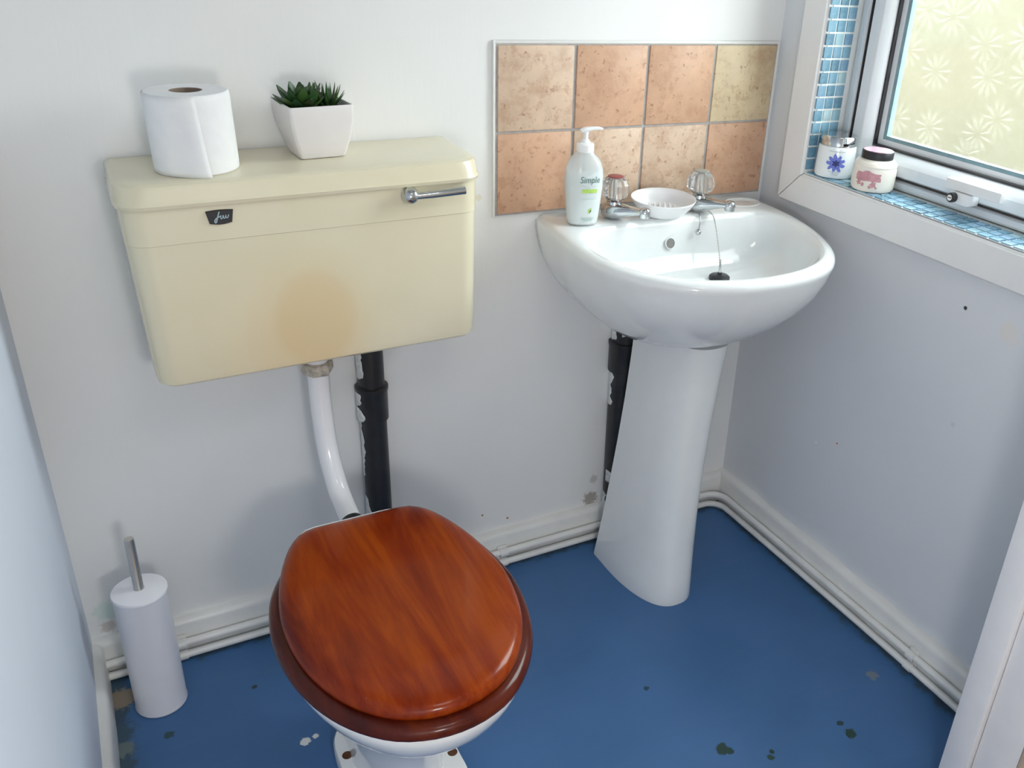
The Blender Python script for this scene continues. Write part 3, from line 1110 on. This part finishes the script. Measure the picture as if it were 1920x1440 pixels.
# ------------------------------------------------------------------ black waste pipes
def waste(loc, z0, z1, r, coup, label, flakes, lean=0.0):
    t = thing('waste_pipe', label, 'pipe', loc)
    MB().tube([(lean * (z - z0), 0, z) for z in (z0, (z0 + z1) / 2, z1)], r, 28).build('pipe', M['black_pipe'], t, True, 50)
    for z in coup:
        MB().lathe([(r + .0005, -.036), (r + .004, -.034), (r + .0045, .024), (r + .0062, .028), (r + .0062, .035), (r + .003, .037)], 28, (lean * (z - z0), 0, z)).build('coupling', M['black_pipe'], t, True, 35)
    # strips of overpaint left on the side towards the wall
    for za, zb, a0, a1, dr in flakes:
        v, f = [], []
        wv = 0.0
        n = max(4, int((zb - za) / .005))
        for i in range(n + 1):
            z = za + (zb - za) * i / n
            wv = .75 * wv + random.uniform(-.13, .13)
            aa = a1 + wv - (.35 if i in (0, n) else 0)
            for a in [a0 + (aa - a0) * q / 8 for q in range(9)]:
                v.append(((r + dr) * math.cos(a) + lean * (z - z0), (r + dr) * math.sin(a), z))
        for i in range(n):
            for k in range(8):
                f.append([i * 9 + k, i * 9 + k + 1, i * 9 + 10 + k, i * 9 + 9 + k])
        o = ob('paint_flake', v, f, M['flake'], t, True, 60)
        md = o.modifiers.new('thickness', 'SOLIDIFY')
        md.thickness = .0006
        md.offset = 1
    return t


waste((-.889, -.018, 0), .02, .66, .0245, [.470], 'black plastic waste pipe with peeling white paint beside the flush pipe',
      [(.525, .64, 2.6, 3.85, .0006), (.468, .500, 2.6, 3.65, .0050), (.436, .466, 2.6, 3.85, .0050), (.31, .435, 2.6, 3.45, .0006), (.03, .265, 2.6, 3.75, .0006)])
waste((-.330, -.020, 0), .02, .566, .0310, [.470], 'black plastic waste pipe half hidden behind the basin pedestal',
      [(.51, .565, 2.4, 3.35, .0006), (.525, .56, 3.9, 4.4, .0006), (.35, .46, 2.4, 3.2, .0006), (.155, .185, 3.2, 3.85, .0008), (.03, .12, 2.4, 3.4, .0006)], -.01)


# ------------------------------------------------------------------ painted water pipes along the floor
def water_pipe(off, z, label):
    t = thing('water_pipe', label, 'pipe', (-.7, -off, z))
    r0 = .045
    pts = [(XL + .003, -off, z), (-1.1, -off, z + .001), (-.8, -off, z), (-.5, -off, z + .001), (-off - r0 - .02, -off, z)]
    for i in range(1, 7):
        a = PI / 2 * i / 7
        pts.append((-off - r0 + r0 * math.sin(a), -off - r0 + r0 * math.cos(a), z))
    pts += [(-off, -off - r0 - .02, z), (-off, -.3, z + .003), (-off, -.55, z + .006), (-off, -.75, z + .007), (-off, YN - .0, z + .006)]
    MB().tube([(x + .7, y + off, zz - z) for x, y, zz in pts], .0075, 14).build('pipe', M['gloss'], t, True, 60)
    return t


water_pipe(.030, .0385, 'upper of the two thin white painted pipes above the floor')
water_pipe(.032, .0120, 'lower of the two thin white painted pipes on the floor')
for (x, y, rz, z, wh) in ((-.623, -.021, 0, 0, 'beside the toilet'), (-1.284, -.021, 0, 0, 'behind the toilet brush'), (-.021, -.686, -PI / 2, .006, 'below the window wall')):
    t = thing('pipe_clip', 'small white double pipe clip ' + wh, 'pipe clip', (x, y, z), (0, 0, rz), 'pipe clips on the skirting')
    MB().box(-.011, .011, -.004, 0, .002, .052, .001).build('back_plate', M['gloss'], t, True, 30)
    for zc in (.0120, .0385):
        ring = []
        prof = []
        for i in range(17):
            a = math.radians(-60 + 300 * i / 16)
            prof.append((math.cos(a), math.sin(a)))
        rings = []
        for xx in (-.009, .009):
            rg = [(xx, -.010 - .0098 * math.cos(math.radians(-150 + 300 * i / 16)), zc + .0098 * math.sin(math.radians(-150 + 300 * i / 16))) for i in range(17)]
            rg += [(xx, -.010 - .0080 * math.cos(math.radians(150 - 300 * i / 16)), zc + .0080 * math.sin(math.radians(150 - 300 * i / 16))) for i in range(17)]
            rings.append(rg)
        MB().loft(rings).build('clasp', M['gloss'], t, True, 40)

# ------------------------------------------------------------------ toilet roll
TRZ = .9505
tr_ = thing('toilet_roll', 'white toilet paper roll standing on the cistern lid', 'toilet roll', (-1.141, -.100, TRZ - .003), (0, math.radians(-1.0), 0))
MB().lathe([(.022, 0), (.054, 0), (.0562, .002), (.0568, .010), (.0568, .100), (.0562, .1072), (.054, .1095), (.022, .1095), (.022, 0)], 56, cap0=False, cap1=False).build('paper', M['tissue'], tr_, True, 40)
MB().lathe([(.0205, .001), (.0218, .001), (.0218, .1092), (.0205, .1092), (.0205, .001)], 36, cap0=False, cap1=False).build('core', M['cardboard'], tr_, True, 40)
# loose end of the paper: wraps the left half, its free edge stands off in front
v, f = [], []
nz_ = 10
na = 22
for j in range(nz_ + 1):
    t = j / nz_
    z = .1085 - t * .1115
    for i in range(na + 1):
        a = math.radians(150 + (276 - 150) * i / na)
        lift = .0008 + (.0015 + .0075 * t * t) * smooth01((i / na - .70) / .30)
        aa = a + (math.radians(6) * (t - .5)) * (i / na)
        zz = max(z, .0004)
        v.append(((.0568 + lift) * math.cos(aa), (.0568 + lift) * math.sin(aa), zz))
for j in range(nz_):
    for i in range(na):
        f.append([j * (na + 1) + i, j * (na + 1) + i + 1, (j + 1) * (na + 1) + i + 1, (j + 1) * (na + 1) + i])
o = ob('loose_sheet', v, f, M['tissue'], tr_, True, 60)
md = o.modifiers.new('thickness', 'SOLIDIFY')
md.thickness = .0005

# ------------------------------------------------------------------ potted succulent
PZ = .9535
ps = thing('potted_succulent', 'small artificial succulents in a square white pot on the cistern', 'potted plant', (-.962, -.064, PZ - .0025), (0, math.radians(-1.0), math.radians(4)))


def sq(hw, z, r):
    return [(x, y, z) for x, y in rrect(-hw, hw, -hw, hw, r, r, 4)]


pot = []
for z, hw in ((0, .0325), (.001, .0345), (.010, .0375), (.024, .0415), (.040, .0452), (.056, .0476), (.070, .0487), (.0785, .0490), (.080, .0484)):
    pot.append(sq(hw, z, .005))
for z, hw in ((.080, .0462), (.072, .0458), (.066, .0450)):
    pot.append(sq(hw, z, .004))
MB().loft(pot).build('pot', M['pot'], ps, True, 40)
MB().loft([sq(.0445, .0665, .004), sq(.0445, .0690, .004), sq(.03, .0715, .004)]).build('soil', M['dark_soil'], ps, True, 40)


def leaf_mesh(L, W, T, tip):
    rings = []
    for i in range(7):
        t = i / 6
        if tip == 'round':
            w = W * (.45 + 1.5 * t - 1.0 * t * t) if t < .99 else .08 * W
            w = W * max(.06, math.sin(PI * min(1, (.18 + .80 * t))) ** .7)
        else:
            w = W * max(.04, (1 - t) ** .75)
        th = T * max(.1, (1 - t) ** .6)
        zc = .18 * L * t * t
        rings.append([(L * t, w * math.cos(2 * PI * k / 8), zc + th * math.sin(2 * PI * k / 8) + abs(math.cos(2 * PI * k / 8)) * .12 * w) for k in range(8)])
    return rings


lm = {}


def leaf(kind, pos, yaw, pitch, s):
    if kind not in lm:
        L, W, T, tip = {'broad': (.040, .0098, .0028, 'round'), 'spike': (.038, .0044, .0022, 'sharp')}[kind]
        lm[kind] = MB().loft(leaf_mesh(L, W, T, tip)).build('leaf', M['leaf'], ps, True, 60)
        o = lm[kind]
    else:
        o = share(lm[kind], 'leaf', ps, (0, 0, 0))
    o.location = pos
    o.rotation_euler = (random.uniform(-.2, .2), -pitch, yaw)
    o.scale = (s, s, s)


for ring, (n, pitch, s, r) in enumerate(((4, 1.38, .80, .003), (8, 1.08, .98, .006), (11, .74, 1.02, .008), (11, .42, .98, .010))):
    for i in range(n):
        a = 2 * PI * (i + .5 * (ring % 2)) / n + random.uniform(-.12, .12)
        leaf('broad', (-.0165 + r * math.cos(a), -.002 + r * math.sin(a), .0685), a, pitch + random.uniform(-.08, .08), s * random.uniform(.9, 1.08))
for ring, (n, pitch, s) in enumerate(((5, 1.32, .95), (8, .98, 1.02), (10, .66, 1.0))):
    for i in range(n):
        a = 2 * PI * (i + .5 * (ring % 2)) / n + random.uniform(-.15, .15)
        leaf('spike', (.024 + .004 * math.cos(a), .003 + .004 * math.sin(a), .067), a, pitch + random.uniform(-.08, .08), s * random.uniform(.9, 1.1))

# ------------------------------------------------------------------ toilet brush
tb = thing('toilet_brush', 'white cylindrical toilet brush holder with steel handle on the floor', 'toilet brush', (-1.332, -.121, 0), (math.radians(-.4), math.radians(.6), 0))
MB().lathe([(.036, .001), (.0425, .001), (.0432, .003), (.0425, .006), (.0420, .010), (.0420, .2440), (.0428, .246)], 56).build('canister', M['canister'], tb, True, 40)
MB().lathe([(.0430, .2455), (.0437, .2470), (.0437, .2505), (.0428, .2525), (.0415, .2530), (.0150, .2545), (.0105, .2550)], 56).build('cover', M['canister'], tb, True, 40)
MB().lathe([(.0085, .250), (.0085, .257), (.0078, .258), (.0078, .353), (.0070, .3565), (.003, .3572)], 24).build('handle', M['steel'], tb, True, 40)

# ------------------------------------------------------------------ soap bottle
sb = thing('soap_bottle', 'clear pump bottle of hand wash with green print on the basin edge', 'soap bottle', (-.494, -.088, .8012), (0, 0, math.radians(-14)))


def bott(z):
    key = [(0, .0265, .0180), (.003, .0285, .0200), (.012, .0300, .0210), (.04, .0330, .0225), (.07, .0358, .0235), (.090, .0362, .0235), (.105, .0340, .0225), (.117, .0290, .0200), (.125, .0220, .0175), (.130, .0165, .0155), (.134, .0150, .0150)]
    for i in range(len(key) - 1):
        if z <= key[i + 1][0]:
            t = (z - key[i][0]) / (key[i + 1][0] - key[i][0])
            return key[i][1] + (key[i + 1][1] - key[i][1]) * t, key[i][2] + (key[i + 1][2] - key[i][2]) * t
    return key[-1][1:]


def bring(z, k=1.0, d=0.0):
    a_, b_ = bott(z)
    return [((a_ - d) * math.copysign(abs(math.cos(2 * PI * i / 48)) ** .85, math.cos(2 * PI * i / 48)), (b_ - d) * math.copysign(abs(math.sin(2 * PI * i / 48)) ** .85, math.sin(2 * PI * i / 48)), z) for i in range(48)]


zs = [0, .0015, .003, .006, .012, .02, .03, .04, .055, .07, .08, .09, .098, .105, .111, .117, .121, .125, .1275, .130, .134]
MB().loft([bring(z) for z in zs]).build('bottle', M['bottle'], sb, True, 50)
zl = [.0025, .006, .012, .02, .03, .04, .055, .07, .08, .09, .096]
liq = [bring(z, 1, .0012) for z in zl]
top = []
for (x, y, z) in bring(.098, 1, .0012):
    top.append((x * .985, y * .985, .098 + .004 * x / .034))
MB().loft(liq + [top]).build('liquid', M['liquid'], sb, True, 50)
MB().tube([(0, 0, .02), (0, 0, .134)], .0028, 10).build('dip_tube', M['letter_faint'], sb, True, 50)
MB().lathe([(.0155, .1325), (.0162, .134), (.0162, .146), (.0150, .148), (.0090, .1490), (.0072, .153), (.0052, .155)], 32, mod=lambda a, h: 1 - .012 * (math.sin(a * 16) > 0)).build('collar', M['pump_plastic'], sb, True, 30)
ph = bpy.data.objects.new('pump_head', None)
COL.objects.link(ph)
ph.parent = sb
ph.rotation_euler = (0, 0, math.radians(2))
MB().tube([(0, 0, .153), (0, 0, .168)], [.0042, .0052], 16).build('stem', M['pump_plastic'], ph, True, 50)
MB().tube([(-.010, 0, .1690), (-.004, 0, .1705), (.004, 0, .1720), (.014, 0, .1735), (.024, -.001, .1738), (.031, -.002, .1725)], [.0050, .0072, .0072, .0056, .0046, .0036], 16, True, .62).build('nozzle', M['pump_plastic'], ph, True, 50)


def wrap(vs, fs, x0, z0, name, mat, eps=.0005):
    v2 = []
    for x, y, _ in vs:
        X = x + x0
        Z = y + z0
        a_, b_ = bott(Z)
        q = min(.98, abs(X) / a_)
        yy = -b_ * (1 - q ** (2 / .85)) ** (.85 / 2)
        v2.append((X, yy - eps, Z))
    return ob(name, v2, fs, mat, sb, False)


def quad_strip(pts, hw):
    v, f = [], []
    for i, (x, y) in enumerate(pts):
        v += [(x, y - hw, 0), (x, y + hw, 0)]
        if i:
            f.append([2 * i - 2, 2 * i, 2 * i + 1, 2 * i - 1])
    return v, f


tv, tf = text_mesh('Simple', .0168)
tv = [(x * .86 + .10 * y, y, z) for x, y, z in tv]
wrap(tv, tf, .0065, .0805, 'brand_lettering', M['letter_green'])
wrap(*quad_strip([(-.014 + .028 * i / 12, -.0022 + .0022 * ((i - 6) / 6) ** 2) for i in range(13)], .00045), .006, .0755, 'underline', M['letter_faint'])
wrap(*quad_strip([(-.0145 + .029 * i / 12, .0) for i in range(13)], .0034), .0062, .0655, 'green_band', M['lime'])
tv, tf = text_mesh('kind', .0058)
wrap(tv, tf, .006, .0560, 'small_lettering', M['letter_faint'])
tv, tf = text_mesh('to skin hand wash', .0046)
tv = [(x * .85, y, z) for x, y, z in tv]
wrap(tv, tf, .006, .0500, 'small_lettering', M['letter_faint'])
lf = [(0, -.006, 0), (.004, -.001, 0), (.005, .005, 0), (.001, .003, 0), (-.002, -.001, 0)]
wrap(lf, [[0, 1, 2, 3, 4]], .0065, .0290, 'leaf_print', M['lime'])
lf = [(0, -.006, 0), (.0042, -.001, 0), (.0045, .003, 0), (.002, 0, 0)]
wrap(lf, [[0, 1, 2, 3]], .0068, .0285, 'leaf_print', M['leafdark'], .0007)
wrap(*quad_strip([(-.012 + .024 * i / 12, 0) for i in range(13)], .0012), .004, .0135, 'small_print_line', M['letter_faint'])
wrap(*quad_strip([(-.009 + .018 * i / 12, 0) for i in range(13)], .0010), .004, .0098, 'small_print_line', M['letter_faint'])

# ------------------------------------------------------------------ soap dish
sd = thing('soap_dish', 'oval white soap dish between the two taps', 'soap dish', (-.316, -.090, .8030), (math.radians(5.5), 0, math.radians(-30)))
dr = []


def el(a_, b_, z, n=56):
    return [(a_ * math.cos(2 * PI * i / n), b_ * math.sin(2 * PI * i / n), z) for i in range(n)]


for a_, b_, z in ((.036, .028, 0), (.039, .031, .001), (.047, .039, .008), (.056, .047, .018), (.0625, .0530, .029), (.0640, .0545, .0320), (.0638, .0543, .0335), (.0615, .0520, .0333), (.0565, .0475, .025), (.049, .041, .0145), (.040, .033, .0085), (.02, .016, .007)):
    dr.append(el(a_, b_, z))
MB().loft(dr).build('dish', M['white_plastic'], sd, True, 60)
for i in range(6):
    x = -.025 + i * .010
    L_ = .030 * math.sqrt(max(.1, 1 - (x / .036) ** 2))
    MB().box(x - .0016, x + .0016, -L_, L_, .0065, .0135, .001).build('rib', M['white_plastic'], sd, True, 40)

# ------------------------------------------------------------------ jars on the sill
SZ = WZ0 + .0008
j1 = thing('cream_jar', 'white jar with blue flower print and shiny metal lid on the sill', 'jar', (.0225, -.190, SZ), (0, 0, math.radians(-46)))
MB().lathe([(.028, .0005), (.0325, .0008), (.0340, .004), (.0342, .010), (.0330, .052), (.0325, .056), (.0300, .058)], 56).build('jar', M['white_jar'], j1, True, 40)
MB().lathe([(.0305, .0575), (.0312, .0580), (.0312, .0745), (.0300, .0760), (.0200, .0762)], 56).build('lid', M['chrome'], j1, True, 40)


def grid_print(poly, step=.0009):
    poly = [(p[0], p[1]) for p in poly]
    x0_, x1_ = min(p[0] for p in poly), max(p[0] for p in poly)
    y0_, y1_ = min(p[1] for p in poly), max(p[1] for p in poly)
    nx_, ny_ = int((x1_ - x0_) / step) + 1, int((y1_ - y0_) / step) + 1
    v, f = [], []

    def inside(x, y):
        c_ = False
        for i in range(len(poly)):
            xa, ya = poly[i]
            xb, yb = poly[i - 1]
            if (ya > y) != (yb > y) and x < (xb - xa) * (y - ya) / (yb - ya) + xa:
                c_ = not c_
        return c_
    idx = {}

    def vi(i, j):
        if (i, j) not in idx:
            idx[(i, j)] = len(v)
            v.append((x0_ + i * step, y0_ + j * step, 0))
        return idx[(i, j)]
    for i in range(nx_):
        for j in range(ny_):
            if inside(x0_ + (i + .5) * step, y0_ + (j + .5) * step):
                f.append([vi(i, j), vi(i + 1, j), vi(i + 1, j + 1), vi(i, j + 1)])
    return v, f


def cyl(vs, fs, R_, zc, name, mat, parent, eps=.0004, ang0=0.0):
    return ob(name, [((R_ + eps) * math.sin(x / R_ + ang0), -(R_ + eps) * math.cos(x / R_ + ang0), zc + y) for x, y, *_ in vs], fs, mat, parent, False)


def flower(n, r0, r1, seed):
    rnd = random.Random(seed)
    v = [(0, 0, 0)]
    for i in range(n * 4):
        a = 2 * PI * i / (n * 4)
        k = (i % 4)
        r = {0: r0, 1: r1 * .88, 2: r1, 3: r1 * .9}[k] * rnd.uniform(.9, 1.08)
        v.append((r * math.cos(a), r * math.sin(a), 0))
    return grid_print(v[1:], max(.0005, r1 / 18))


A1 = math.radians(4)
cyl(*flower(9, .0098, .0172, 3), .0338, .029, 'flower_print', M['blue_print'], j1, .0004, A1)
cyl(*flower(6, .0036, .0068, 5), .0338, .029, 'flower_centre', M['navy_print'], j1, .0008, A1)
for zz, ww in ((.0505, .014), (.0135, .011), (.0105, .008), (.0080, .006)):
    cyl(*quad_strip([(-ww + 2 * ww * i / 10, 0) for i in range(11)], .0007), .0338, zz, 'print_line', M['grey_print'], j1, .0005, A1)

j1.scale = (1.13, 1.13, 1.06)
j2 = thing('body_butter_jar', 'squat cream jar with pink print and black screw lid on the sill', 'jar', (.0205, -.300, SZ), (0, 0, math.radians(-46)))
MB().lathe([(.030, .0005), (.0365, .001), (.0385, .004), (.0395, .010), (.0395, .036), (.0390, .040), (.0382, .0425), (.0390, .0445), (.0375, .0490), (.0335, .0530), (.0285, .0555)], 60).build('jar', M['cream_jar'], j2, True, 40)
MB().lathe([(.0272, .0550), (.0288, .0556), (.0290, .058), (.0290, .0675), (.0282, .0692), (.0268, .0695)], 56, mod=lambda a, h: 1 - .008 * (math.sin(a * 40) > 0)).build('lid', M['black_rubber'], j2, True, 30)
MB().lathe([(.0266, .0694), (.0262, .0702), (.010, .0706)], 48).build('lid_print', M['pink_lid'], j2, True, 40)
A2 = math.radians(-14)
ban = [(-.022, .004, 0), (-.020, .009, 0), (-.010, .0095, 0), (-.006, .012, 0), (0, .0125, 0), (.005, .010, 0), (.012, .0085, 0), (.020, .0085, 0), (.0195, .004, 0), (.021, .0), (.0205, -.003, 0), (.012, -.0035, 0), (.004, -.003, 0), (-.008, -.004, 0), (-.022, -.0035, 0)]
ban = [(p[0] * 1.12, p[1] * 1.15, 0) for p in ban]


def fan(poly, cx=0, cy=0):
    return grid_print(poly, .0008)


cyl(*fan(ban, 0, .003), .0394, .0245, 'banner_print', M['pink_print'], j2, .0005, A2)
for px, pz, r_, sd_ in ((-.017, -.008, .0052, 1), (-.009, -.0105, .0040, 2), (.0105, -.0090, .0062, 4), (.005, -.0135, .0035, 6), (.0165, -.0145, .0022, 8)):
    v, f = flower(5, r_ * .6, r_, sd_)
    cyl([(x + px, y + pz, 0) for x, y, _ in v], f, .0394, .0245, 'flower_print', M['pink_print'], j2, .0006, A2)
j2.scale = (1.03, 1.03, 1.06)
